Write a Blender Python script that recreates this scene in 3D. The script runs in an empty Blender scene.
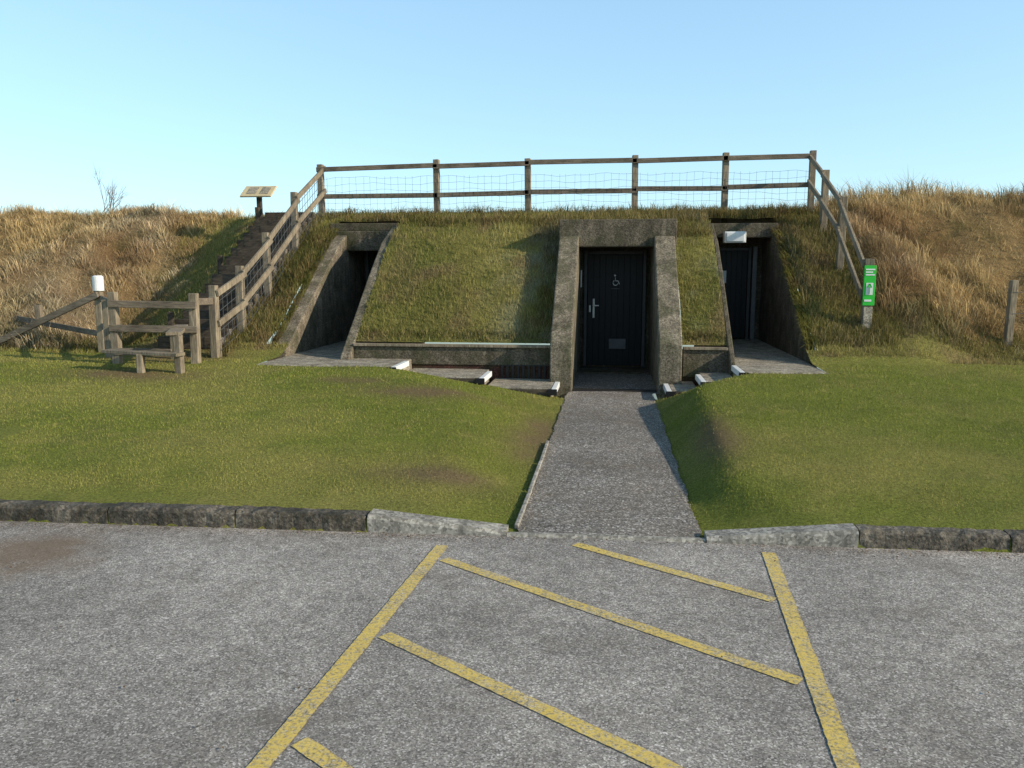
import bpy, math, random
import numpy as np
from mathutils import Vector, Matrix, Euler
random.seed(4); rng=np.random.default_rng(7)
S=bpy.context.scene
# ------------------------------------------------------------------ node helpers
def new_mat(name):
    m=bpy.data.materials.new(name); m.use_nodes=True
    nt=m.node_tree; nt.nodes.clear()
    out=nt.nodes.new('ShaderNodeOutputMaterial')
    return m,nt,out
class NB:
    def __init__(s,nt):
        s.nt=nt; s.tc=nt.nodes.new('ShaderNodeTexCoord'); s.co=s.tc.outputs['Object']
    def mapping(s,scale):
        n=s.nt.nodes.new('ShaderNodeMapping'); n.inputs['Scale'].default_value=scale
        s.nt.links.new(s.co,n.inputs[0]); return n.outputs[0]
    def noise(s,scale,detail=4,rough=.55,vec=None,dist=0):
        n=s.nt.nodes.new('ShaderNodeTexNoise'); n.inputs['Scale'].default_value=scale
        n.inputs['Detail'].default_value=detail; n.inputs['Roughness'].default_value=rough
        n.inputs['Distortion'].default_value=dist
        s.nt.links.new(vec or s.co,n.inputs['Vector']); return n.outputs['Fac']
    def vor(s,scale,feature='F1',out='Color',vec=None):
        n=s.nt.nodes.new('ShaderNodeTexVoronoi'); n.feature=feature; n.inputs['Scale'].default_value=scale
        s.nt.links.new(vec or s.co,n.inputs['Vector']); return n.outputs[out]
    def ramp(s,fac,stops):
        n=s.nt.nodes.new('ShaderNodeValToRGB'); cr=n.color_ramp
        while len(cr.elements)<len(stops): cr.elements.new(.5)
        for e,(p,c) in zip(cr.elements,stops):
            e.position=p; e.color=(c,c,c,1) if isinstance(c,(int,float)) else (*c,1)
        s.nt.links.new(fac,n.inputs[0]); return n.outputs[0]
    def mix(s,fac,a,b,mode='MIX'):
        n=s.nt.nodes.new('ShaderNodeMix'); n.data_type='RGBA'; n.blend_type=mode
        for sock,v in ((n.inputs[0],fac),(n.inputs[6],a),(n.inputs[7],b)):
            if isinstance(v,(int,float)): sock.default_value=v if sock==n.inputs[0] else (v,v,v,1)
            elif isinstance(v,tuple): sock.default_value=(*v,1)
            else: s.nt.links.new(v,sock)
        return n.outputs[2]
    def sep(s,col,i=0):
        n=s.nt.nodes.new('ShaderNodeSeparateColor'); s.nt.links.new(col,n.inputs[0]); return n.outputs[i]
    def math(s,op,a,b=0.0):
        n=s.nt.nodes.new('ShaderNodeMath'); n.operation=op
        for i,v in enumerate((a,b)):
            if isinstance(v,(int,float)): n.inputs[i].default_value=v
            else: s.nt.links.new(v,n.inputs[i])
        return n.outputs[0]
    def bump(s,h,strength=.5,dist=.01):
        n=s.nt.nodes.new('ShaderNodeBump'); n.inputs['Strength'].default_value=strength; n.inputs['Distance'].default_value=dist
        s.nt.links.new(h,n.inputs['Height'])
        return n.outputs[0]
    def bsdf(s,out,col,rough=.9,normal=None,metal=0,spec=.3):
        n=s.nt.nodes.new('ShaderNodeBsdfPrincipled')
        if isinstance(col,tuple): n.inputs['Base Color'].default_value=(*col,1)
        else: s.nt.links.new(col,n.inputs['Base Color'])
        n.inputs['Roughness'].default_value=rough; n.inputs['Metallic'].default_value=metal
        n.inputs['Specular IOR Level'].default_value=spec
        if normal: s.nt.links.new(normal,n.inputs['Normal'])
        s.nt.links.new(n.outputs[0],out.inputs[0]); return n

def asphalt_color(b,light=1.0,sc=150,con=1.0):
    b.cell=b.sep(b.vor(sc),0)
    L=lambda r,g,bb:(r*light,g*light,bb*light)
    lo=.10/con
    stone=b.ramp(b.cell,[(0,L(lo,lo*.92,lo*.84)),(.4,L(.19,.170,.152)),(.82,L(.27,.243,.218)),(1,L(.46*con,.425*con,.39*con))])
    big=b.ramp(b.noise(.6,5,.65),[(.32,.66),(.66,1.14)])
    c=b.mix(1,stone,big,'MULTIPLY')
    mid=b.ramp(b.noise(11,4,.7),[(.3,.72),(.7,1.18)])
    return b.mix(1,c,mid,'MULTIPLY')
def mat_asphalt():
    m,nt,o=new_mat('asphalt'); b=NB(nt)
    c=asphalt_color(b,1.62)
    mp=nt.nodes.new('ShaderNodeMapping'); mp.inputs['Location'].default_value=(3.55,-4.4,0)
    nt.links.new(b.co,mp.inputs[0])
    ln=nt.nodes.new('ShaderNodeVectorMath'); ln.operation='LENGTH'; nt.links.new(mp.outputs[0],ln.inputs[0])
    dd=b.math('ADD',ln.outputs['Value'],b.math('MULTIPLY',b.noise(3,4,.6),.9))
    c=b.mix(b.ramp(dd,[(.6,.75),(1.15,0)]),c,(.19,.13,.08))
    c=b.mix(b.ramp(b.noise(1.3,5,.7),[(.52,0),(.70,.5)]),c,(.15,.125,.10))
    c=b.mix(b.ramp(b.noise(28,3,.6),[(.60,0),(.70,.5)]),c,(.08,.068,.058))
    b.bsdf(o,c,.92,b.bump(b.cell,.9,.0035),spec=.2); return m
def mat_path():
    m,nt,o=new_mat('path_surface'); b=NB(nt)
    c=asphalt_color(b,1.16,90,1.4)
    c=b.mix(b.ramp(b.noise(2.2,5),[(.4,0),(.7,.4)]),c,(.18,.14,.10))
    c=b.mix(b.ramp(b.noise(30,3,.7),[(.56,0),(.68,.6)]),c,(.07,.058,.045))
    c=b.mix(b.ramp(b.noise(5,5,.7),[(.58,0),(.72,.5)]),c,(.10,.09,.045))
    b.bsdf(o,c,.94,b.bump(b.cell,1,.009),spec=.2); return m
def mat_paint():
    m,nt,o=new_mat('yellow_road_paint'); b=NB(nt)
    c=asphalt_color(b,1.5)
    y=b.mix(b.noise(8,4),(.62,.43,.09),(.78,.58,.17))
    w=b.math('ADD',b.noise(60,4,.7),b.math('MULTIPLY',b.noise(4,3),.35))
    c=b.mix(b.ramp(w,[(.60,1),(.80,.15)]),c,y)
    c=b.mix(1,c,b.ramp(b.cell,[(0,.78),(.5,1.0)]),'MULTIPLY')
    b.bsdf(o,c,.8,b.bump(b.cell,.6,.003)); return m
def mat_concrete(name,ca,cb,moss=.4,bump=.01,mossc=(.05,.055,.018)):
    m,nt,o=new_mat(name); b=NB(nt)
    v=b.sep(b.vor(60),0)
    c=b.mix(b.ramp(b.noise(3,5,.7),[(.3,0),(.7,1)]),ca,cb)
    c=b.mix(1,c,b.ramp(v,[(0,.55),(.5,.95),(1,1.45)]),'MULTIPLY')
    c=b.mix(1,c,b.ramp(b.noise(7,5,.7,b.mapping((1,1,.25))),[(.35,.5),(.65,1.1)]),'MULTIPLY')
    c=b.mix(b.ramp(b.noise(2.3,5,.75),[(.46,0),(.62,moss)]),c,mossc)
    h=b.math('ADD',b.math('MULTIPLY',v,.5),b.noise(18,4,.7))
    b.bsdf(o,c,.93,b.bump(h,.9,bump)); return m
def mat_wood(name,ca,cb,sc=(14,14,1.6)):
    m,nt,o=new_mat(name); b=NB(nt)
    g=b.noise(3,5,.65,b.mapping(sc),.6)
    c=b.mix(b.ramp(g,[(.3,0),(.7,1)]),ca,cb)
    c=b.mix(1,c,b.ramp(b.noise(2,4,.7),[(.3,.55),(.7,1.2)]),'MULTIPLY')
    c=b.mix(b.ramp(b.noise(14,4,.7),[(.6,0),(.72,.5)]),c,(.16,.17,.09))
    b.bsdf(o,c,.85,b.bump(g,.7,.01)); return m
def mat_plain(name,col,rough=.6,metal=0,var=.25,sc=6):
    m,nt,o=new_mat(name); b=NB(nt)
    c=b.mix(1,col,b.ramp(b.noise(sc,5,.7),[(.3,1-var),(.7,1+var*.4)]),'MULTIPLY')
    b.bsdf(o,c,rough,b.bump(b.noise(40,3),.15,.003),metal); return m
def mat_blade():
    m,nt,o=new_mat('grass_blades'); 
    a=nt.nodes.new('ShaderNodeAttribute'); a.attribute_name='Col'
    d=nt.nodes.new('ShaderNodeBsdfDiffuse'); t=nt.nodes.new('ShaderNodeBsdfTranslucent')
    mx=nt.nodes.new('ShaderNodeMixShader'); mx.inputs[0].default_value=.25
    nt.links.new(a.outputs['Color'],d.inputs[0]); nt.links.new(a.outputs['Color'],t.inputs[0])
    nt.links.new(d.outputs[0],mx.inputs[1]); nt.links.new(t.outputs[0],mx.inputs[2]); nt.links.new(mx.outputs[0],o.inputs[0])
    return m
def mat_ground():
    m,nt,o=new_mat('turf_soil'); b=NB(nt)
    a=nt.nodes.new('ShaderNodeAttribute'); a.attribute_name='Col'
    n=b.noise(38,4,.8)
    c=b.mix(1,a.outputs['Color'],b.ramp(n,[(.3,.45),(.7,1.35)]),'MULTIPLY')
    b.bsdf(o,c,.95,b.bump(n,1,.03),spec=.1); return m
M=dict(asphalt=mat_asphalt(),path=mat_path(),paint=mat_paint(),
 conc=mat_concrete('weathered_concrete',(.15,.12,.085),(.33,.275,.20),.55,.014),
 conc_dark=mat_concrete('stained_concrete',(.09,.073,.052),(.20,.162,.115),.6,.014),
 slab=mat_concrete('paving_concrete',(.32,.27,.205),(.42,.37,.29),.15,bump=.004),
 kerb_old=mat_concrete('old_kerb_concrete',(.075,.065,.052),(.23,.195,.15),.75,bump=.025,mossc=(.03,.027,.016)),
 kerb_new=mat_concrete('new_kerb_concrete',(.31,.285,.245),(.40,.37,.32),.1,bump=.003,mossc=(.14,.13,.10)),
 brick=mat_concrete('dark_red_brick',(.07,.026,.018),(.11,.05,.035),.5),
 wood=mat_wood('weathered_timber',(.14,.105,.072),(.38,.31,.215)),
 railm=mat_wood('rail_timber',(.11,.085,.062),(.27,.215,.155),(1.6,14,14)),
 wood_dk=mat_wood('dark_timber',(.04,.03,.022),(.11,.085,.06),(1.6,10,10)),
 door=mat_plain('black_door_paint',(.007,.007,.008),.5,var=.5),
 frame=mat_plain('door_frame_grey',(.07,.07,.07),.5),
 white=mat_plain('white_paint',(.75,.75,.73),.5,var=.12),
 steel=mat_plain('brushed_steel',(.62,.62,.60),.4,.3),
 plate=mat_plain('grey_plate',(.15,.155,.16),.45),
 black=mat_plain('black_rubber',(.012,.012,.012),.6),
 green=mat_plain('green_sign_paint',(.03,.50,.05),.5,var=.1),
 tan=mat_plain('sign_panel_tan',(.62,.50,.30),.6,var=.2),
 wire=mat_plain('galvanised_wire',(.12,.12,.12),.6,.2),
 twig=mat_plain('bare_twig',(.16,.11,.08),.9),
 grate=mat_plain('iron_drain',(.025,.022,.02),.6),
 blade=mat_blade(),ground=mat_ground(),
 leaf=mat_plain('dead_leaf',(.13,.08,.04),.9,var=.6,sc=30))
# ------------------------------------------------------------------ mesh helpers
def empty(name,loc=(0,0,0)):
    e=bpy.data.objects.new(name,None); e.location=loc; e.empty_display_size=.2; S.collection.objects.link(e); return e
import bmesh
class MB:
    def __init__(s): s.v=[]; s.f=[]
    def add(s,vs,fs):
        o=len(s.v); s.v+= [tuple(x) for x in vs]; s.f+=[tuple(i+o for i in f) for f in fs]; return s
    def box(s,c,sz,rot=None):
        hx,hy,hz=[a/2 for a in sz]; vs=[Vector((x,y,z)) for x in(-hx,hx) for y in(-hy,hy) for z in(-hz,hz)]
        R=rot.to_matrix() if rot is not None else Matrix.Identity(3)
        c=Vector(c); vs=[R@v+c for v in vs]
        return s.add(vs,[(0,1,3,2),(4,6,7,5),(0,4,5,1),(2,3,7,6),(0,2,6,4),(1,5,7,3)])
    def lim(s,x0,x1,y0,y1,z0,z1): return s.box(((x0+x1)/2,(y0+y1)/2,(z0+z1)/2),(x1-x0,y1-y0,z1-z0))
    def beam(s,p0,p1,w,h):
        p0=Vector(p0);p1=Vector(p1); d=(p1-p0); L=d.length; d.normalize()
        up=Vector((0,0,1)) if abs(d.z)<.95 else Vector((0,1,0))
        side=d.cross(up).normalized(); up=side.cross(d).normalized()
        vs=[]
        for t in (p0,p1):
            for a,b in((-1,-1),(1,-1),(1,1),(-1,1)): vs.append(t+side*a*w/2+up*b*h/2)
        return s.add(vs,[(0,3,2,1),(4,5,6,7),(0,1,5,4),(1,2,6,5),(2,3,7,6),(3,0,4,7)])
    def cyl(s,p0,p1,r0,r1=None,n=14):
        r1=r0 if r1 is None else r1
        p0=Vector(p0);p1=Vector(p1); d=(p1-p0).normalized(); up=Vector((0,0,1)) if abs(d.z)<.9 else Vector((1,0,0))
        a=d.cross(up).normalized(); b=a.cross(d)
        vs=[]
        for p,r in((p0,r0),(p1,r1)):
            for i in range(n): t=2*math.pi*i/n; vs.append(p+a*math.cos(t)*r+b*math.sin(t)*r)
        fs=[(i,(i+1)%n,n+(i+1)%n,n+i) for i in range(n)]+[tuple(range(n))[::-1],tuple(range(n,2*n))]
        return s.add(vs,fs)
    def prism(s,x0,x1,poly):
        n=len(poly); vs=[(x0,y,z) for y,z in poly]+[(x1,y,z) for y,z in poly]
        return s.add(vs,[(i,(i+1)%n,n+(i+1)%n,n+i) for i in range(n)]+[tuple(range(n))[::-1],tuple(range(n,2*n))])
    def obj(s,name,mat,parent=None,bevel=0,smooth=False):
        me=bpy.data.meshes.new(name); me.from_pydata(s.v,[],s.f); me.update()
        bm=bmesh.new(); bm.from_mesh(me); bmesh.ops.recalc_face_normals(bm,faces=bm.faces)
        bm.to_mesh(me); bm.free()
        ob=bpy.data.objects.new(name,me); S.collection.objects.link(ob); me.materials.append(M[mat])
        if parent: ob.parent=parent
        if bevel:
            md=ob.modifiers.new('b','BEVEL'); md.width=bevel; md.segments=2; md.limit_method='ANGLE'
        return ob
def fast_mesh(name,V,F,k,mat,col=None,parent=None):
    me=bpy.data.meshes.new(name); me.vertices.add(len(V)); me.vertices.foreach_set('co',np.ascontiguousarray(V,dtype=np.float32).ravel())
    me.loops.add(F.size); me.loops.foreach_set('vertex_index',F.astype(np.int32).ravel())
    me.polygons.add(len(F)); me.polygons.foreach_set('loop_start',np.arange(0,F.size,k,dtype=np.int32))
    me.update(calc_edges=True)
    if col is not None:
        at=me.color_attributes.new('Col','FLOAT_COLOR','POINT')
        c=np.ones((len(V),4),dtype=np.float32); c[:,:3]=col; at.data.foreach_set('color',c.ravel())
    me.materials.append(M[mat]); ob=bpy.data.objects.new(name,me); S.collection.objects.link(ob)
    if parent: ob.parent=parent
    return ob
# ------------------------------------------------------------------ terrain functions
def vn(x,y,seed=0):
    xi=np.floor(x); yi=np.floor(y); fx=x-xi; fy=y-yi; fx=fx*fx*(3-2*fx); fy=fy*fy*(3-2*fy)
    def h(a,b):
        t=np.sin(a*127.1+b*311.7+seed*74.7)*43758.5453; return t-np.floor(t)
    return (h(xi,yi)*(1-fx)+h(xi+1,yi)*fx)*(1-fy)+(h(xi,yi+1)*(1-fx)+h(xi+1,yi+1)*fx)*fy
def fbm(x,y,seed=0,o=4):
    r=0;a=.5;t=0
    for i in range(o): r=r+a*vn(x*2**i,y*2**i,seed+i); t+=a; a*=.5
    return r/t
def sstep(x,a,b):
    t=np.clip((x-a)/(b-a),0,1); return t*t*(3-2*t)
PY=[11.7,12.5,13.57,14.9,15.7,16.5,18,24,60,140]; PZ=[.42,.76,1.31,2.13,2.58,2.88,2.93,2.7,.6,0]
PANY=[11.95,12.6,13.2,14.0,14.8,15.5,16.5,18,24,60,140]; PANZ=[.66,1.22,1.70,2.28,2.64,2.70,2.88,2.93,2.7,.6,0]
BX0,BX1=-5.42,3.02
SX0,SX1=-5.04,2.85
def H(X,Y):
    lawn=np.interp(Y,[5.1,5.35,5.8,10.9,11.7],[.085,.10,.14,.40,.42])+(fbm(X*.6,Y*.6,3,2)-.5)*.05*sstep(Y,5.3,6.5)
    wl=np.interp(Y,[5,6,9,10.9],[1.0,.8,1.2,2.6]); wr=np.interp(Y,[5,6,10,10.9],[.95,.45,.6,1.3])
    sl=np.clip((-.56-X)/wl,0,1); sr=np.clip((X-.58)/wr,0,1)
    smooth=1-sstep(Y,9.5,10.7)
    f=lambda s: s*(1-smooth)+(s*s*(3-2*s))*smooth
    s=np.where(X<0,f(sl),f(sr))
    lawn=np.where(Y<11.3,-.012+(lawn+.012)*s,lawn)
    yl=.55*sstep(-X,7.2,8.6); yr=.85*sstep(X,4.3,5.9)
    P=np.interp(Y-yl-yr,PY,PZ)
    act=sstep(P,.42,1.0)
    out=sstep(-X,6.9,8.0)+sstep(X,4.0,5.0)
    P=P+act*(.24*sstep(X,3.9,5.2)+.06*sstep(-X,8.6,11)-.35*np.exp(-((X+8.6)/.9)**2)*(1-sstep(Y,15,18)))
    P=P+act*out*((fbm(X*.9,Y*.9,11)-.5)*.40)+act*(fbm(X*2,Y*2,21)-.5)*.14
    ch=np.interp(Y,[12.1,14.9,15.35],[.50,2.31,2.48]); near=(1-sstep(X,3.05,3.7))*(X>2.9)+(1-sstep(-X,5.45,5.95))*(X<-5)
    near=near*(Y>12.1)*(Y<15.4)
    P=P+np.clip(ch-P,0,1)*near
    inside=(X>=BX0+.001)&(X<=BX1-.001)
    wing=(X<-4.06)|(X>1.79)
    pan=np.interp(Y,PANY,PANZ)+(fbm(X*1.6,Y*1.6,5)-.5)*.16*sstep(Y,12,12.5)*(1-.6*sstep(Y,14.5,15.5))
    pan=np.where((X>-.879)&(X<1.059)&(Y<14.9),np.maximum(pan,2.52),pan)
    z=np.where(Y<=11.7,lawn,np.where(Y<14,np.maximum(lawn,P),P))
    z=np.where(inside&(Y>11.9)&~(wing&(Y<15.3)),pan,z)
    z=np.where(Y<5.09,-.03,z)
    far=sstep(Y,150,300); z=z*(1-far)
    return z
def valid(X,Y,m=0.0):
    v=np.ones_like(X,dtype=bool)
    v&=~((X>SX0-m)&(X<SX1+m)&(Y>10.9-m)&(Y<11.95))
    for a,b in((BX0,-3.9),(1.70,BX1)): v&=~((X>a-m)&(X<b+m)&(Y>12.1)&(Y<15.5+m))
    for a,b in((SX0,-3.9),(1.70,SX1)): v&=~((X>a-m)&(X<b+m)&(Y>11.9)&(Y<12.2))
    v&=~((X>-.88-m)&(X<1.06+m)&(Y>10.9)&(Y<13.9+m))
    return v
def shear(X,Y): return Y+.027*np.clip(X,-25,25)*(1-np.clip((Y-5.3)/4.5,0,1))*(Y<11)
def turfcol(X,Y):
    n=fbm(X*.55,Y*.8,31)[:,None]; n2=fbm(X*3,Y*3,41)[:,None]; n3=fbm(X*8,Y*8,47)[:,None]
    g=np.array([.245,.270,.050]); yel=np.array([.46,.39,.125]); dk=np.array([.14,.180,.038]); br=np.array([.27,.19,.10])
    bk=((Y>11.9)*1.0)[:,None]; g=g+(np.array([.23,.215,.06])-g)*bk
    c=g+(yel-g)*np.clip((n-.42)*3.2,0,1)*.5
    c=c+(dk-c)*np.clip((.5-n2)*3,0,1)*.45
    c=c+(yel-c)*np.clip((n3-.60)*4,0,1)*.5
    c=c+(br-c)*np.clip((fbm(X*2.2,Y*2.2,57)[:,None]-.53)*5,0,1)*(.12+.6*bk)
    w=np.zeros(len(X))
    for px,py,rx,ry in((-6.4,10.0,1.0,.35),(-2.2,9.3,.8,.35),(-1.35,6.1,.45,.25),(-6.6,11.6,.8,.5),(-.75,8.3,.25,1.2),(-3.3,9.9,.4,.2),(1.0,7.5,.2,.7)):
        w=np.maximum(w,np.exp(-(((X-px)/rx)**2+((Y-py)/ry)**2))*1.0)
    w=w*(.35+1.3*fbm(X*5,Y*5,77))
    c=c+(br-c)*np.clip(w,0,.9)[:,None]
    fr=sstep(X,-2.3,-1.1)*(X<-.8)*(Y>12)*(Y<14.6)*np.clip((fbm(X*4,Y*4,83)-.35)*3,0,1)*.5
    fr=fr+(X>1)*(X<1.8)*(Y>12)*np.clip((fbm(X*4,Y*4,84)-.45)*3,0,1)*.35
    c=c+(np.array([.36,.38,.30])-c)*fr[:,None]
    return c,w
def dryz(X,Y):
    l=sstep(-X,7.3+.5,9.6)*1.0; l=l*sstep(Y+ (fbm(X,Y,8)-.5)*1.2,12.1,12.8)
    r=sstep(X,3.9,4.4)*sstep(Y+(fbm(X,Y,9)-.5)*.8,12.6,13.2)
    top=sstep(Y,17.0,18.5)
    return np.clip(l+r+top*.8,0,1)
def drycol(X,Y):
    n=fbm(X*.9,Y*.9,61)[:,None]; n2=fbm(X*2.5,Y*2.5,65)[:,None]; n3=fbm(X*.6,Y*.6,69)[:,None]
    a=np.array([.62,.45,.22]); b=np.array([.38,.235,.12]); g=np.array([.22,.20,.07]); pale=np.array([.64,.55,.39])
    c=a+(b-a)*np.clip((n-.42)*4,0,1)*.8
    c=c+(g-c)*np.clip((.42-n2)*5,0,1)*.6
    c=c+(pale-c)*np.clip((n3-.52)*5,0,1)*.5
    return c
# ------------------------------------------------------------------ ground sheet
def lines(segs,extra=()):
    r=[]
    for a,b,st in segs: r+=list(np.arange(a,b,st))
    r=np.array(r)
    for e in extra:
        r=r[np.abs(r-e)>.035]
    return np.unique(np.round(np.concatenate([r,np.array(extra)]),4))
gx=lines([(-1500,-200,300),(-200,-30,20),(-30,-13,.6),(-13,11,.11),(11,30,.6),(30,200,20),(200,1501,300)],[BX0,-3.9,-.88,1.06,1.70,BX1,-.56,.58,0.,SX0,SX1])
gy=lines([(-1500,-100,200),(-100,4,20),(5.3,18.5,.11),(18.5,26,.4),(26,60,3),(60,300,20),(300,2001,250)],[5.08,5.10,10.9,11.95,12.1,13.9,15.5])
GX,GY=np.meshgrid(gx,gy); X=GX.ravel(); Y=GY.ravel()
Z=H(X,Y)
col,w=turfcol(X,Y); d=dryz(X,Y)[:,None]; gc=(col*.75)*(1-d)+drycol(X,Y)*np.array([.48,.43,.38])*d
V=np.stack([X,shear(X,Y),Z],1)
nx=len(gx); ny=len(gy); i,j=np.meshgrid(np.arange(nx-1),np.arange(ny-1)); i=i.ravel(); j=j.ravel()
cx=(gx[i]+gx[i+1])/2; cy=(gy[j]+gy[j+1])/2
ok=valid(cx,cy); i=i[ok]; j=j[ok]
F=np.stack([j*nx+i,j*nx+i+1,(j+1)*nx+i+1,(j+1)*nx+i],1)
g=fast_mesh('ground',V,F,4,'ground',gc)
g.data.polygons.foreach_set('use_smooth',[True]*len(F))
# ------------------------------------------------------------------ grass blades
def blades(name,X,Y,h,wd,lean,col,seg=1,leandir=None,parent=None,Zo=None):
    n=len(X); Zg=(H(X,Y) if Zo is None else Zo)-.006; Ys=shear(X,Y)
    az=rng.uniform(0,2*np.pi,n); la=rng.uniform(0,2*np.pi,n) if leandir is None else leandir
    P=np.stack([X,Ys,Zg],1); side=np.stack([np.cos(az),np.sin(az),np.zeros(n)],1)*(wd/2)[:,None]
    ld=np.stack([np.cos(la),np.sin(la),np.zeros(n)],1)
    up=np.array([0,0,1.])
    tip=P+up*(h*np.sqrt(np.clip(1-lean**2,.05,1)))[:,None]+ld*(h*lean)[:,None]
    if seg==1:
        V=np.stack([P-side,P+side,tip],1).reshape(-1,3); F=np.arange(3*n).reshape(-1,3)
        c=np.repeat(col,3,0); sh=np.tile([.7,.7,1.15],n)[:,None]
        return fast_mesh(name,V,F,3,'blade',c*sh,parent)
    mid=P+up*(h*.6)[:,None]+ld*(h*lean*.35)[:,None]
    V=np.stack([P-side,P+side,mid-side*.8,mid+side*.8,tip],1).reshape(-1,3)
    b=np.arange(n)[:,None]*5
    F=np.concatenate([b+[0,1,3],b+[0,3,2],b+[2,3,4]],0)
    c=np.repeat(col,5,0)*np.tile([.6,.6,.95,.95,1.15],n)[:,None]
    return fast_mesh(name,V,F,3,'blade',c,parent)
xs=[];ys=[];sc=[]
for x0,x1,y0,y1,den,s in((-5.6,4.6,5.27,7.2,5000,.95),(-7.5,6.5,7.2,9.2,2500,1.2),(-11,8.5,9.2,13.2,1150,1.5),(-7.4,4.2,11.95,17.2,1400,1.7),(-9.6,-7.4,13,17.5,900,1.8)):
    n=int((x1-x0)*(y1-y0)*den); xs.append(rng.uniform(x0,x1,n)); ys.append(rng.uniform(y0,y1,n)); sc.append(np.full(n,s))
X=np.concatenate(xs);Y=np.concatenate(ys);sc=np.concatenate(sc)
onpath=(X>-.60+.05*(vn(Y*9,Y*0,3)-.5))&(X<.62+.05*(vn(Y*9,Y*0,4)-.5))&(Y<11.6)
stair=(X>-7.12)&(X<-6.1)&(Y>11.9)&(Y<16.4)
c,w=turfcol(X,Y); keep=valid(X,Y,.0)&~onpath&~stair&(rng.uniform(0,1,len(X))>np.clip(w,0,.85))&(dryz(X,Y)<.75)
X=X[keep];Y=Y[keep];sc=sc[keep];c=c[keep]
n=len(X); tuft=fbm(X*2.5,Y*2.5,90)
bank=((Y>11.9)).astype(float)
edge=np.clip((Y-5.2)/.4,.45,1)
h=rng.uniform(.013,.028,n)*sc*(.7+.6*tuft)*(1+bank*1.4)*edge
c=c*rng.uniform(.75,1.3,(n,1))
straw=rng.uniform(0,1,n)<(.14+.12*bank); c[straw]=c[straw]*.35+np.array([.50,.40,.18])*.65
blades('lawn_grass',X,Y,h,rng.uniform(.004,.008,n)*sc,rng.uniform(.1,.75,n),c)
def tuss(x0,x1,y0,y1,dens,nb,hmin,hmax,thr):
    n=int((x1-x0)*(y1-y0)*dens); tx=rng.uniform(x0,x1,n); ty=rng.uniform(y0,y1,n)
    k=(dryz(tx,ty)>thr+rng.uniform(0,.4,n))&valid(tx,ty,.05)&(fbm(tx*1.2,ty*1.2,17)>.36); tx=tx[k];ty=ty[k]; n=len(tx)
    size=rng.uniform(hmin,hmax,n)*(.35+1.3*fbm(tx*1.3,ty*1.3,15)); tint=rng.uniform(.5,1.35,n)
    rad=.10+size*.3
    r=np.sqrt(rng.uniform(0,1,(n,nb)))*rad[:,None]; a=rng.uniform(0,2*np.pi,(n,nb))
    X=(tx[:,None]+r*np.cos(a)).ravel(); Y=(ty[:,None]+r*np.sin(a)).ravel()
    h=(size[:,None]*rng.uniform(.5,1.1,(n,nb))).ravel(); lean=np.clip((r/rad[:,None]).ravel()*.7+rng.uniform(-.1,.35,n*nb),.05,.95)
    c=drycol(X,Y)*np.repeat(tint,nb)[:,None]*rng.uniform(.7,1.3,(n*nb,1))
    ld=a.ravel()+rng.normal(0,.5,n*nb)
    wind=rng.uniform(0,1,n*nb)<.4; ld=np.where(wind,np.pi+.3+rng.normal(0,.5,n*nb),ld)
    return X,Y,h,lean,c,ld
parts=[tuss(-15,-7.2,12.2,19.2,10,50,.12,.36,.15),tuss(3.9,12.5,12.5,19.0,11,52,.16,.50,.15),tuss(-7.4,4.2,17.2,18.2,6,36,.10,.22,-.5)]
X,Y,h,lean,c,ld=[np.concatenate([p[q] for p in parts]) for q in range(6)]
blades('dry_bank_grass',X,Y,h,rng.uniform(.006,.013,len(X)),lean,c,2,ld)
n=60000; X=np.concatenate([rng.uniform(-14,-7.3,n//2),rng.uniform(3.9,12,n//2)]); Y=rng.uniform(12.3,18.6,len(X)); k=(dryz(X,Y)>rng.uniform(.1,.6,len(X))); X=X[k];Y=Y[k];n=len(X)
blades('matted_straw',X,Y,rng.uniform(.06,.16,n),rng.uniform(.008,.016,n),rng.uniform(.4,.92,n),drycol(X,Y)*rng.uniform(.5,1.25,(n,1)))
xs=[];ys=[]
def strip(x0,x1,y0,y1,n): xs.append(rng.uniform(x0,x1,n)); ys.append(rng.uniform(y0,y1,n))
strip(-5.9,3.8,16.2,16.7,4200); strip(-1.4,1.8,14.0,15.2,3600); strip(-.3,3.4,15.2,16.4,4200); strip(3.02,4.2,12.2,16.4,6000)
strip(-6.2,-5.85,11.6,16.4,1600); strip(-3.9,-.9,14.6,15.2,1600); strip(-5.4,-3.9,15.5,15.9,700); strip(1.7,3.1,15.5,15.9,1300)
strip(4,9,12.4,13.1,3000); strip(-11,-7.6,12.2,12.8,2600); strip(-5.75,-5.42,12.1,15.5,1500); strip(-1.15,-.89,12.2,14,500)
strip(-3.85,-.95,12.0,12.12,700); strip(1.1,1.68,12.0,12.12,200)
X=np.concatenate(xs);Y=np.concatenate(ys); k=valid(X,Y,.005); X=X[k];Y=Y[k]; n=len(X)
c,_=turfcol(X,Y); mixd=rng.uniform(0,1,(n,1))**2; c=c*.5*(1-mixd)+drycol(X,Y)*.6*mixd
hh=rng.uniform(.06,.26,n)*(.3+1.2*fbm(X*3,Y*3,19)); hh=np.where((Y<12.13)&(X>-4)&(X<1.8),hh*.45,hh)
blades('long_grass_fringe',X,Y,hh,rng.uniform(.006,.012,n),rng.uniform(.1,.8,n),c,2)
n=3200; y=rng.uniform(12.2,15.4,n); right=rng.uniform(0,1,n)<.7
x=np.where(right,rng.uniform(2.90,3.04,n),rng.uniform(-5.43,-5.28,n)); z=np.interp(y,[12.1,14.9,15.35],[.50,2.30,2.48])-.01
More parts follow.
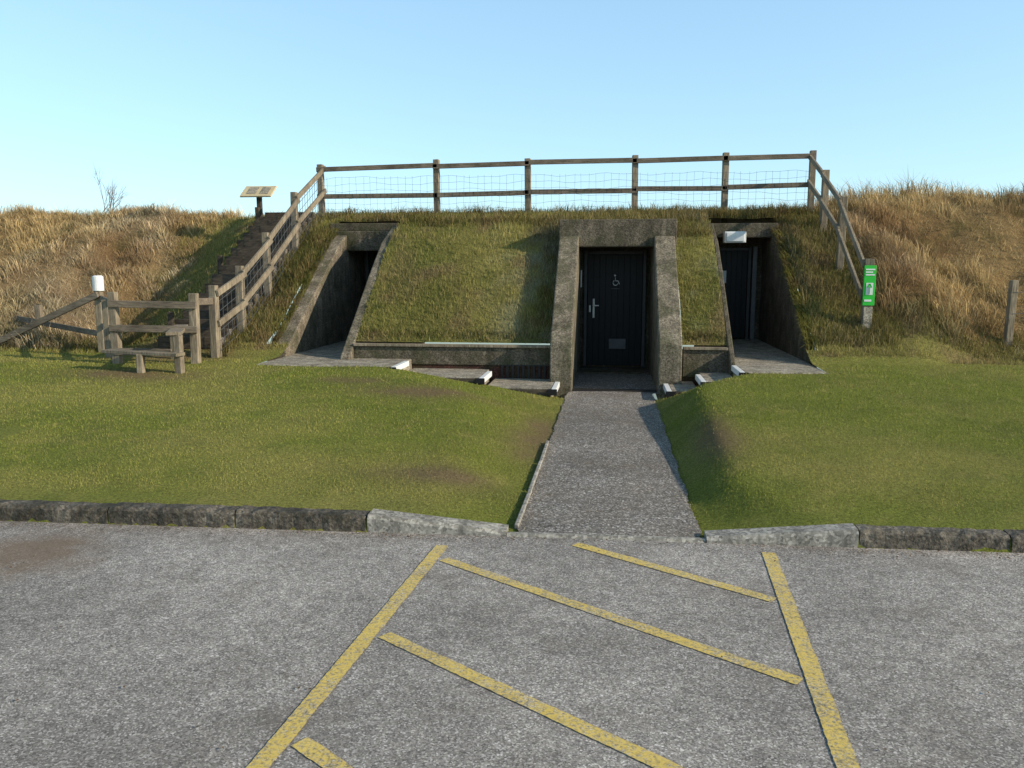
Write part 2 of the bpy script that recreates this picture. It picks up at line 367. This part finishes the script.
c,_=turfcol(x,y); blades('overhanging_turf',x,y,rng.uniform(.05,.20,n),rng.uniform(.008,.014,n),rng.uniform(.4,.99,n),c*.7,2,np.where(right,np.pi,0.)+rng.normal(0,.7,n),Zo=z)
# ------------------------------------------------------------------ car park, markings, kerbs, path
def kY(x): return 5.085+.027*x
mb=MB(); mb.add([(-120,-60,0),(120,-60,0),(120,kY(25),0),(25,kY(25),0),(-25,kY(-25),0),(-120,kY(-25),0)],[(0,1,2,3,4,5)]); mb.obj('car_park',"asphalt")
mk=MB()
def stripe(p0,p1,w=.082):
    p0=Vector((*p0,0));p1=Vector((*p1,0)); d=(p1-p0); L=d.length; d.normalize(); s=Vector((-d.y,d.x,0)); n=max(2,int(L/.02))
    vs=[]
    for i in range(n+1):
        p=p0+d*L*i/n; a=w/2+random.uniform(-.002,.002)+.002*math.sin(i*.37); b=w/2+random.uniform(-.002,.002)
        vs+=[(*(p+s*a).xy,.004),(*(p-s*b).xy,.004)]
    mk.add(vs,[(2*i,2*i+1,2*i+3,2*i+2) for i in range(n)])
stripe((-1.045,4.84),(-1.42,-.4)); stripe((1.005,4.96),(.665,-.4))
hd=Vector((1.876,-1.295)).normalized()
def hatch(x0,y0,x1):
    t=(x1-x0)/hd.x; stripe((x0,y0),(x0+hd.x*t,y0+hd.y*t),.075)
hatch(-.985,4.60,.835); hatch(-1.06,3.56,.76); hatch(-.20,4.97,.895); hatch(-1.13,2.66,.69); hatch(-1.2,1.7,.64)
mk.obj('parking_bay_markings','paint')
ke=empty('kerb')
def kerb_block(name,x0,x1,h0,h1,mat,w=.125,jit=0.0):
    m=MB(); n=max(2,int((x1-x0)/.05)) if jit else 1
    vs=[]
    for i in range(n+1):
        t=i/n; x=x0+(x1-x0)*t; h=h0+(h1-h0)*t; y=kY(x)
        j=lambda: random.uniform(-jit,jit)
        vs+=[(x,y+j()*.6,-.06),(x,y+j()*.8,(h-.02)*.5),(x,y+j(),h-.022+j()*.5),(x,y+.022+j(),h+j()),(x,y+w,h+j()*.6),(x,y+w,-.06)]
    fs=[]
    for i in range(n):
        for k in range(6): a=i*6+k; b=i*6+(k+1)%6; fs.append((a,b,b+6,a+6))
    fs+= [tuple(range(6))[::-1],tuple(range(n*6,n*6+6))]
    m.add(vs,fs); return m.obj(name,mat,ke)
x=-1.615; k=0
while x>-22:
    kerb_block('kerb_stone_%d'%k,x-.905,x,.118+random.uniform(-.006,.006),.118+random.uniform(-.006,.006),'kerb_old',jit=.007); x-=.914+random.uniform(0,.01); k+=1
x=1.60
while x<22:
    kerb_block('kerb_stone_%d'%k,x,x+.905,.112+random.uniform(-.006,.006),.112+random.uniform(-.006,.006),'kerb_old',jit=.007); x+=.914+random.uniform(0,.01); k+=1
kerb_block('dropper_kerb_a',-1.60,-.665,.120,.034,'kerb_new',w=.15); kerb_block('dropper_kerb_b',.645,1.59,.034,.114,'kerb_new',w=.15)
kerb_block('flush_kerb',-.66,.64,.018,.018,'kerb_new',w=.05)
n=300; vs=[];fs=[]
for i in range(n+1):
    y=5.14+(14.55-5.14)*i/n
    if y<11.45: a=-.60+.010*math.sin(y*9)+random.uniform(-.009,.009); b=.62+.012*math.sin(y*7+1)+random.uniform(-.009,.009)
    else: a,b=-.56,.71
    vs+=[(a,y,.004),((a+b)/2,y,.012),(b,y,.004)]
    if i: o=(i-1)*3; fs+=[(o,o+1,o+4,o+3),(o+1,o+2,o+5,o+4)]
MB().add(vs,fs).obj('path','path')
n=5200; X=rng.uniform(-.60,.62,n); ed_=rng.uniform(0,1,n)<.45; X=np.where(ed_,np.where(rng.uniform(0,1,n)<.5,-.60+np.abs(rng.normal(0,.06,n)),.62-np.abs(rng.normal(0,.06,n))),X); Y=rng.uniform(5.2,11.4,n)
s=rng.uniform(.003,.008,n); th=rng.uniform(0,6.28,n); zb=.012-.008*np.abs(X)/.6
V=np.stack([np.stack([X+s*np.cos(th+k*2.09),Y+s*np.sin(th+k*2.09),zb],1) for k in range(3)]+[np.stack([X,Y,zb+s*.9],1)],1).reshape(-1,3)
b=np.arange(n)[:,None]*4; F=np.concatenate([b+[0,1,3],b+[1,2,3],b+[2,0,3]],0); fast_mesh('path_gravel',V,F,3,'slab')
ed=MB()
for i,(y0,y1) in enumerate(((5.25,6.16),(6.18,7.10),(7.12,8.0))):
    ed.box((-.612,(y0+y1)/2,.002),(.03,y1-y0-.01,.05),Euler((0,0,.006*(i-1))))
ed.obj('path_edging','kerb_new',bevel=.006)
# ------------------------------------------------------------------ bunker
B=empty('concrete_bunker')
def cheek(name,x0,x1,poly,mat='conc'):
    ob=MB().prism(x0,x1,poly).obj(name,mat,B,.018); return ob
cp=[(11.5,-.1),(14.9,-.1),(14.9,2.3),(13.45,2.3),(11.5,.72)]
cheek('central_cheek_wall_a',-.86,-.54,cp); cheek('central_cheek_wall_b',.69,1.02,cp)
wp=[(12.1,.1),(16.6,.1),(16.6,2.3),(15.35,2.46),(14.9,2.28),(12.1,.48)]
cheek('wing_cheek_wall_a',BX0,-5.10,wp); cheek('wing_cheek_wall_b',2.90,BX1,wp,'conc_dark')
pp=[(11.62,.1),(16.6,.1),(16.6,2.3),(15.3,2.48),(14.8,2.58),(14.0,2.24),(13.2,1.67),(12.6,1.20),(11.62,.45)]
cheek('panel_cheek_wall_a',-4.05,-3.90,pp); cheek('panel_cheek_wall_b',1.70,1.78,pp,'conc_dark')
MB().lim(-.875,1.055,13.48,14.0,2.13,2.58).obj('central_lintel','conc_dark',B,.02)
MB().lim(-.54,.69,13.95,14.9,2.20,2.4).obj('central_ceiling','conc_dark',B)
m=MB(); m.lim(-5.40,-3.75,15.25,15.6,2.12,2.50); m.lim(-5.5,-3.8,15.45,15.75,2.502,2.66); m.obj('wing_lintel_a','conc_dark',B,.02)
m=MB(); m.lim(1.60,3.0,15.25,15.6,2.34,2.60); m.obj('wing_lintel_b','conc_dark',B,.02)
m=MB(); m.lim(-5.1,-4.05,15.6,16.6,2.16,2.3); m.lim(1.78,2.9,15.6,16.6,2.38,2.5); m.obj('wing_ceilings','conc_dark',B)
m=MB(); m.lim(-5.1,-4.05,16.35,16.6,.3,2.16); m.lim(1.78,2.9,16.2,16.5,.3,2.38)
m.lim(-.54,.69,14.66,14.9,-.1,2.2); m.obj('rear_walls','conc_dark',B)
m=MB(); m.lim(-3.90,-.88,11.84,11.99,.33,.60); m.lim(1.06,1.70,11.84,11.99,.2,.60); m.obj('low_retaining_wall','conc_dark',B,.01)
m=MB(); m.lim(-3.90,-.88,11.86,11.99,-.05,.328); m.lim(1.06,1.70,11.86,11.99,-.05,.198); m.obj('low_wall_brick_base','brick',B)
m=MB()
for i in range(9): m.lim(-1.62+i*.08,-1.585+i*.08,11.835,11.858,.145,.325)
m.lim(-1.64,-.92,11.835,11.858,.326,.345); m.obj('vent_grille','grate',B)
m=MB(); m.lim(-3.895,-.883,11.80,11.93,.602,.640); m.lim(1.063,1.695,11.80,11.93,.602,.640); m.obj('wall_coping_board','wood',B,.006)
m=MB(); m.lim(-5.09,-4.055,11.95,16.34,.1,.405); m.lim(-5.05,-3.0,10.86,11.948,.1,.41); m.lim(1.785,2.895,11.95,16.19,.1,.405); m.lim(1.75,2.86,10.82,11.948,.1,.41)
m.obj('entrance_slabs','slab',B,.012)
m=MB(); m.lim(-.53,.68,14.28,14.42,.0,.026)
for i in range(30): m.lim(-.52+i*.04,-.50+i*.04,14.285,14.415,.026,.034)
m.lim(-.53,.68,11.55,11.70,.0,.026); m.obj('drain_channel','grate',B)
MB().lim(-.535,.685,13.6,14.27,.0,.03).obj('threshold_slab','conc_dark',B,.005)
def door(name,x0,x1,y,z0,z1,planks=8):
    e=B
    m=MB(); wd=(x1-x0)/planks
    for i in range(planks): m.lim(x0+i*wd+.004,x0+(i+1)*wd-.004,y,y+.04,z0+.02,z1)
    m.lim(x0,x1,y+.012,y+.05,z0+.02,z1); m.obj(name+'_leaf','door',e,.003)
    m=MB(); m.lim(x0-.06,x0-.004,y-.03,y+.06,z0,z1+.06); m.lim(x1+.004,x1+.06,y-.03,y+.06,z0,z1+.06); m.lim(x0-.003,x1+.003,y-.03,y+.06,z1+.004,z1+.06)
    m.obj(name+'_frame','frame',e,.004)
door('central_door',-.42,.56,14.58,.01,2.03,9)
m=MB(); m.lim(-.32,-.285,14.53,14.545,.90,1.24); m.cyl((-.30,14.55,1.12),(-.30,14.50,1.12),.022); m.beam((-.31,14.495,1.12),(-.21,14.495,1.12),.02,.02); m.lim(-.385,-.355,14.55,14.578,1.0,1.12)
m.obj('door_handle','steel',B,.002)
MB().lim(-.02,.28,14.565,14.577,.34,.52).obj('door_notice_plate','plate',B,.002)
m=MB(); cx,cz=.08,1.56
for i in range(12):
    a0=2.0+i*.33; a1=a0+.34
    m.beam((cx+.045*math.cos(a0),14.570,cz-.035+.045*math.sin(a0)),(cx+.045*math.cos(a1),14.570,cz-.035+.045*math.sin(a1)),.006,.012)
m.cyl((cx-.01,14.575,cz+.095),(cx-.01,14.567,cz+.095),.017); m.beam((cx-.008,14.57,cz+.07),(cx,14.57,cz+.0),.006,.018); m.beam((cx,14.57,cz+.0),(cx+.045,14.57,cz+.0),.006,.014); m.beam((cx+.045,14.57,cz+.0),(cx+.068,14.57,cz-.06),.006,.014)
m.obj('wheelchair_symbol','white',B)
m=MB()
for i in range(7): m.lim(cx-.07+i*.021,cx-.058+i*.021,14.567,14.574,cz-.145,cz-.13)
m.obj('door_lettering','plate',B)
MB().lim(-.535,-.515,14.35,14.42,1.45,1.75).obj('door_side_sign','white',B)
door('left_wing_door',-4.98,-4.15,16.26,.41,2.10,7)
door('right_wing_door',1.90,2.62,16.1,.41,2.12,7)
m=MB(); m.lim(2.70,2.78,16.0,16.14,.41,2.2); m.obj('door_jamb_post','plate',B,.004)
MB().lim(2.05,2.22,16.075,16.09,1.50,1.74).obj('toilet_sign_plate','white',B,.002)
m=MB(); m.cyl((2.135,16.072,1.68),(2.135,16.066,1.68),.018); m.lim(2.115,2.155,16.066,16.072,1.57,1.655); m.obj('person_symbol','black',B)
MB().lim(1.98,2.01,16.04,16.10,1.0,1.3).obj('wing_door_handle','steel',B,.003)
m=MB(); m.lim(2.02,2.40,15.02,15.24,2.24,2.44); m.lim(2.05,2.37,14.995,15.018,2.26,2.42); m.obj('bulkhead_light_box','white',B,.015)
def steps(name,treads,ends,sgn):
    e=empty(name); m=MB(); nz=MB(); bk=MB(); fr=MB()
    for (x0,x1,z) in treads: m.lim(x0+.002,x1-.002,10.87,11.832,-.05,z); fr.lim(x0+.004,x1-.004,10.825,10.867,-.08,z-.012)
    for xe,z in ends:
        nz.lim(xe-.035,xe+.035,10.80,11.55,z-.07,z+.006)
        bk.lim(xe-.09 if sgn<0 else xe-.045,xe+.045 if sgn<0 else xe+.09,10.775,10.798,z-.085,z+.0)
    m.obj('treads','slab',e,.008); fr.obj('front_boards','wood_dk',e,.004); nz.obj('pale_nosings','white',e,.006); bk.obj('black_end_plates','black',e,.004)
steps('concrete_steps',[(-2.96,-1.79,.275),(-1.71,-.79,.14)],[(-2.995,.41),(-1.75,.275),(-.75,.14)],-1)
steps('concrete_steps',[(.84,1.21,.14),(1.29,1.71,.275)],[(.80,.14),(1.25,.275),(1.745,.41)],1)
# ------------------------------------------------------------------ fences
def Hs(x,y): return float(H(np.array([float(x)]),np.array([float(y)]))[0])
def post(m,x,y,z0,z1,w=.1,tilt=.012):
    r=Euler((random.uniform(-tilt,tilt),random.uniform(-tilt,tilt),random.uniform(-.1,.1))); m.box((x,y,(z0+z1)/2),(w,w*.95,z1-z0),r)
fe=empty('wooden_fence')
P=MB(); R=MB(); W=MB()
topx=[-6.04,-3.58,-1.70,.44,2.19,3.83]; FY=16.5
ft=lambda x:3.82+.012*(x+6)
for x in topx: post(P,x,FY,2.6,ft(x)+.11+random.uniform(-.02,.03),.115)
for a,b in zip(topx[:-1],topx[1:]):
    for dz in (0,-.57):
        R.beam((a-.06,FY-.085,ft(a)+dz+random.uniform(-.02,.02)),(b+.03,FY-.085,ft(b)+dz+random.uniform(-.02,.02)),.04,.095)
for k in range(6):
    z=2.98+.13*k; pts=[(-6.04+(3.83+6.04)*i/60,FY-.13,z+.012*math.sin(i*1.7+k*2)+.02*math.sin(i*.6+k)) for i in range(61)]
    for p,q in zip(pts[:-1],pts[1:]): W.beam(p,q,.004,.004)
x=-6.0
while x<3.8:
    W.beam((x,FY-.13,2.95),(x+random.uniform(-.02,.02),FY-.13,3.65),.0035,.0035); x+=.15+random.uniform(-.01,.01)
P.obj('posts','wood',fe,.008); R.obj('rails','railm',fe,.005); W.obj('wire_netting','wire',fe)
fe2=empty('wooden_fence'); P=MB(); R=MB(); W=MB()
lp=[(-6.02,11.65,.42),(-6.0,12.5,.72),(-6.0,13.57,1.3),(-6.02,14.95,2.12),(-6.04,16.5,2.88)]
for i,(x,y,z) in enumerate(lp[:-1]): post(P,x,y,z-.2,z+1.10,.11)
for (a,b) in zip(lp[:-1],lp[1:]):
    for dz in (.98,.52):
        R.beam((a[0]+.08,a[1]-.05,a[2]+dz),(b[0]+.08,b[1]+.05,b[2]+dz),.04,.095)
    for k in range(6):
        dz=.1+.15*k; W.beam((a[0]+.06,a[1],a[2]+dz),(b[0]+.06,b[1],b[2]+dz),.006,.006)
    nseg=int((b[1]-a[1])/.13)
    for k in range(nseg):
        t=k/nseg; x=a[0]+.06+(b[0]-a[0])*t; y=a[1]+(b[1]-a[1])*t; z=a[2]+(b[2]-a[2])*t; W.beam((x,y,z+.08),(x,y,z+.9),.006,.006)
P.obj('posts','wood',fe2,.008); R.obj('rails','wood',fe2,.005); W.obj('wire_netting','wire',fe2)
fe3=empty('wooden_fence'); P=MB(); R=MB()
rp=[(3.83,16.5,2.95),(3.84,15.5,2.50),(3.85,14.3,1.92),(3.87,12.85,.84)]
for i,(x,y,z) in enumerate(rp[1:-1]): post(P,x,y,z-.35,z+1.05,.11)
for (a,b) in zip(rp[:-1],rp[1:]):
    for dz in (.98,.50): R.beam((a[0]-.07,a[1],a[2]+dz),(b[0]-.07,b[1]-.05,b[2]+dz),.04,.095)
P.obj('posts','wood',fe3,.008); R.obj('rails','wood',fe3,.005)
sp=empty('sign_post'); P=MB(); post(P,3.87,12.8,.2,1.92,.13,.006); P.obj('post','wood',sp,.008)
MB().lim(3.78,3.95,12.70,12.728,1.22,1.82).obj('green_sign_board','green',sp,.004)
m=MB()
for k,(z,h) in enumerate(((1.75,.02),(1.71,.02),(1.67,.02),(1.28,.03))): m.lim(3.80,3.93-.03*(k%2),12.694,12.699,z,z+h)
m.lim(3.815,3.915,12.694,12.699,1.38,1.56); m.obj('sign_lettering','white',sp)
m=MB(); m.beam((3.865,12.691,1.39),(3.865,12.691,1.50),.003,.022); m.beam((3.865,12.691,1.545),(3.835,12.691,1.49),.003,.02); m.beam((3.865,12.691,1.545),(3.895,12.691,1.49),.003,.02); m.obj('arrow','green',sp)
MB().lim(3.80,3.93,12.70,12.73,.62,1.20).obj('pale_lower_board','slab',sp,.004)
fp=empty('fence_post'); P=MB(); post(P,6.0,12.95,.3,1.60,.1,.03); P.obj('post','wood',fp,.01)
m=MB(); m.cyl((6.0,12.90,1.42),(9.5,13.3,1.5),.004); m.cyl((6.0,12.90,1.1),(9.5,13.3,1.15),.004); m.obj('strand_wire','wire',fp)
st=empty('timber_stairs'); T=MB(); K=MB(); n=17
for i in range(n):
    y=11.9+(16.4-11.9)*i/n; y2=11.9+(16.4-11.9)*(i+1)/n; z=float(np.interp(y2,PY,PZ))+.08
    K.lim(-7.1,-6.13,y+.052,y2+.0,z-.5,z-.01); T.box((-6.615,y+.025,z-.085),(1.04,.05,.19),Euler((0,0,random.uniform(-.01,.01))))
T.obj('riser_boards','wood_dk',st,.006); K.obj('tread_fill','path',st)
m=MB()
for y,z in ((12.4,.75),(14.2,1.7),(15.9,2.7)): post(m,-7.18,y,z-.3,z+.32,.08)
m.obj('edge_pegs','wood_dk',st,.005)
sl=empty('timber_stile'); P=MB()
for x,y,h in((-7.15,10.85,1.04),(-5.98,10.95,1.02),(-6.02,11.62,.95)): post(P,x,y,.2,.40+h,.115,.02)
post(P,-5.83,10.22,.2,.88,.10,.02); post(P,-6.35,10.15,.2,.62,.09,.02); post(P,-6.62,11.5,.2,.85,.1)
P.obj('posts','wood',sl,.01)
R=MB(); R.beam((-7.2,10.79,1.27),(-5.9,10.88,1.25),.04,.1); R.beam((-7.2,10.79,.92),(-5.9,10.88,.90),.04,.1)
R.beam((-5.98,10.95,1.3),(-6.02,11.65,1.28),.04,.1); R.beam((-7.15,10.79,.58),(-6.3,10.85,.57),.04,.1); R.obj('rails','railm',sl,.006)
T=MB(); T.beam((-5.85,10.15,.90),(-6.55,11.6,.90),.20,.045); T.beam((-6.95,10.3,.64),(-5.75,10.13,.62),.19,.045); T.obj('step_boards','wood',sl,.006)
wm=empty('white_capped_post'); P=MB(); post(P,-8.25,12.15,.2,1.45,.11,.01); P.obj('post','wood',wm,.008)
m=MB(); m.cyl((-8.25,12.15,1.42),(-8.25,12.15,1.64),.085,.085,20); m.cyl((-8.25,12.15,1.64),(-8.25,12.15,1.665),.085,.06,20); m.obj('white_cap','white',wm)
lf=empty('post_and_rail_fence'); R=MB(); R.beam((-8.22,12.08,1.36),(-10.2,12.2,.55),.05,.1); R.beam((-8.2,12.12,1.30),(-7.15,10.92,1.25),.04,.09); R.beam((-8.2,12.12,.85),(-7.15,10.92,.85),.04,.09)
R.beam((-8.35,12.2,.72),(-10.6,13.2,.9),.04,.09); R.obj('rails','railm',lf,.006)
P=MB(); post(P,-9.9,12.9,.2,1.15,.1,.03); post(P,-7.7,11.5,.2,1.3,.1,.02); P.obj('posts','wood',lf,.008)
le=empty('information_lectern'); zb=Hs(-7.18,16.0); m=MB(); m.lim(-7.23,-7.14,15.97,16.06,zb-.2,3.28); m.obj('stand','wood_dk',le,.006)
MB().box((-7.185,15.99,3.34),(.66,.40,.035),Euler((math.radians(35),0,0))).obj('tilted_panel','tan',le,.006)
m=MB(); m.box((-7.30,15.979,3.3615),(.20,.26,.004),Euler((math.radians(35),0,0))); m.box((-7.03,15.979,3.3615),(.18,.26,.004),Euler((math.radians(35),0,0))); m.obj('printed_map','slab',le)
def shrub(name,x,y,h,n,spread):
    m=MB(); z=Hs(x,y)
    def br(p,d,L,r,lv):
        q=p+d*L; m.cyl(p,q,r,r*.6,5)
        if lv:
            for _ in range(3 if lv>1 else 2):
                dd=(d+Vector((random.uniform(-.6,.6),random.uniform(-.6,.6),random.uniform(-.1,.5)))).normalized(); br(p+d*L*random.uniform(.5,1),dd,L*random.uniform(.5,.8),r*.6,lv-1)
    for _ in range(n):
        a=random.uniform(0,6.28); br(Vector((x+random.uniform(-.15,.15)*spread,y+random.uniform(-.1,.1),z-.05)),Vector((math.cos(a)*spread*.35,math.sin(a)*.2,1)).normalized(),h*random.uniform(.3,.5),.008,3)
    m.obj(name,'twig')
shrub('bare_shrub',-11.6,17.4,1.1,6,2.4); shrub('bare_shrub',9.0,16.8,1.0,5,2.0); shrub('bare_shrub',-10.0,18.0,.35,4,1.5); shrub('bare_shrub',8.0,17.2,.6,4,2.0)
n=1500; X=rng.uniform(-6,5,n); off=np.abs(rng.normal(0,.10,n)); Yk=5.07+.027*X-off
m2=rng.uniform(0,1,n)<.16; Yk=np.where(m2,rng.uniform(1.8,5,n),Yk)
s=rng.uniform(.003,.010,n); a=rng.uniform(0,6.28,n); V=[]
for k in range(4):
    t=a+k*np.pi/2; rr=s*(1 if k%2 else .6); V.append(np.stack([X+np.cos(t)*rr,Yk+np.sin(t)*rr,.008+rng.uniform(0,.006,n)],1))
V=np.stack(V,1).reshape(-1,3); fast_mesh('leaf_litter',V,np.arange(4*n).reshape(-1,4),4,'leaf')
# ------------------------------------------------------------------ light, sky, camera
EL=math.radians(23); az=math.radians(105)   # clockwise from +Y
sd=Vector((math.sin(az)*math.cos(EL),math.cos(az)*math.cos(EL),math.sin(EL)))
L=bpy.data.lights.new('sun','SUN'); L.energy=5; L.angle=math.radians(.5); L.color=(1,.89,.72)
lo=bpy.data.objects.new('sun',L); lo.rotation_euler=(-sd).to_track_quat('-Z','Y').to_euler(); lo.location=(20,-5,15); S.collection.objects.link(lo)
w=bpy.data.worlds.new('World'); S.world=w; w.use_nodes=True; nt=w.node_tree; bg=nt.nodes['Background']
sk=nt.nodes.new('ShaderNodeTexSky'); sk.sky_type='NISHITA'; sk.sun_disc=False; sk.sun_elevation=EL; sk.sun_rotation=az; sk.altitude=10; sk.air_density=1.0; sk.dust_density=.6; sk.ozone_density=1.5
gm=nt.nodes.new('ShaderNodeGamma'); gm.inputs[1].default_value=.55; nt.links.new(sk.outputs[0],gm.inputs[0])
mx=nt.nodes.new('ShaderNodeMix'); mx.data_type='RGBA'; mx.blend_type='MULTIPLY'; mx.inputs[0].default_value=1; mx.inputs[7].default_value=(2.1,2.78,3.15,1)
tc=nt.nodes.new('ShaderNodeTexCoord'); sx=nt.nodes.new('ShaderNodeSeparateXYZ'); rp_=nt.nodes.new('ShaderNodeMapRange')
rp_.inputs['From Min'].default_value=.40; rp_.inputs['From Max'].default_value=.85; rp_.inputs['To Min'].default_value=1; rp_.inputs['To Max'].default_value=.35
nt.links.new(tc.outputs['Generated'],sx.inputs[0]); nt.links.new(sx.outputs[2],rp_.inputs[0])
m3=nt.nodes.new('ShaderNodeVectorMath'); m3.operation='SCALE'
nt.links.new(gm.outputs[0],mx.inputs[6]); nt.links.new(mx.outputs[2],m3.inputs[0]); nt.links.new(rp_.outputs[0],m3.inputs['Scale'])
nt.links.new(m3.outputs[0],bg.inputs[0]); bg.inputs[1].default_value=.15
cam=bpy.data.cameras.new('camera'); co=bpy.data.objects.new('camera',cam); S.collection.objects.link(co)
cam.sensor_width=36; cam.lens=28.125; cam.clip_end=5000; cam.clip_start=.05
co.location=(0,0,1.75); co.rotation_euler=(math.radians(90-8.1),0,math.radians(7)); S.camera=co
S.view_settings.view_transform='Standard'; S.view_settings.look='None'; S.view_settings.exposure=0
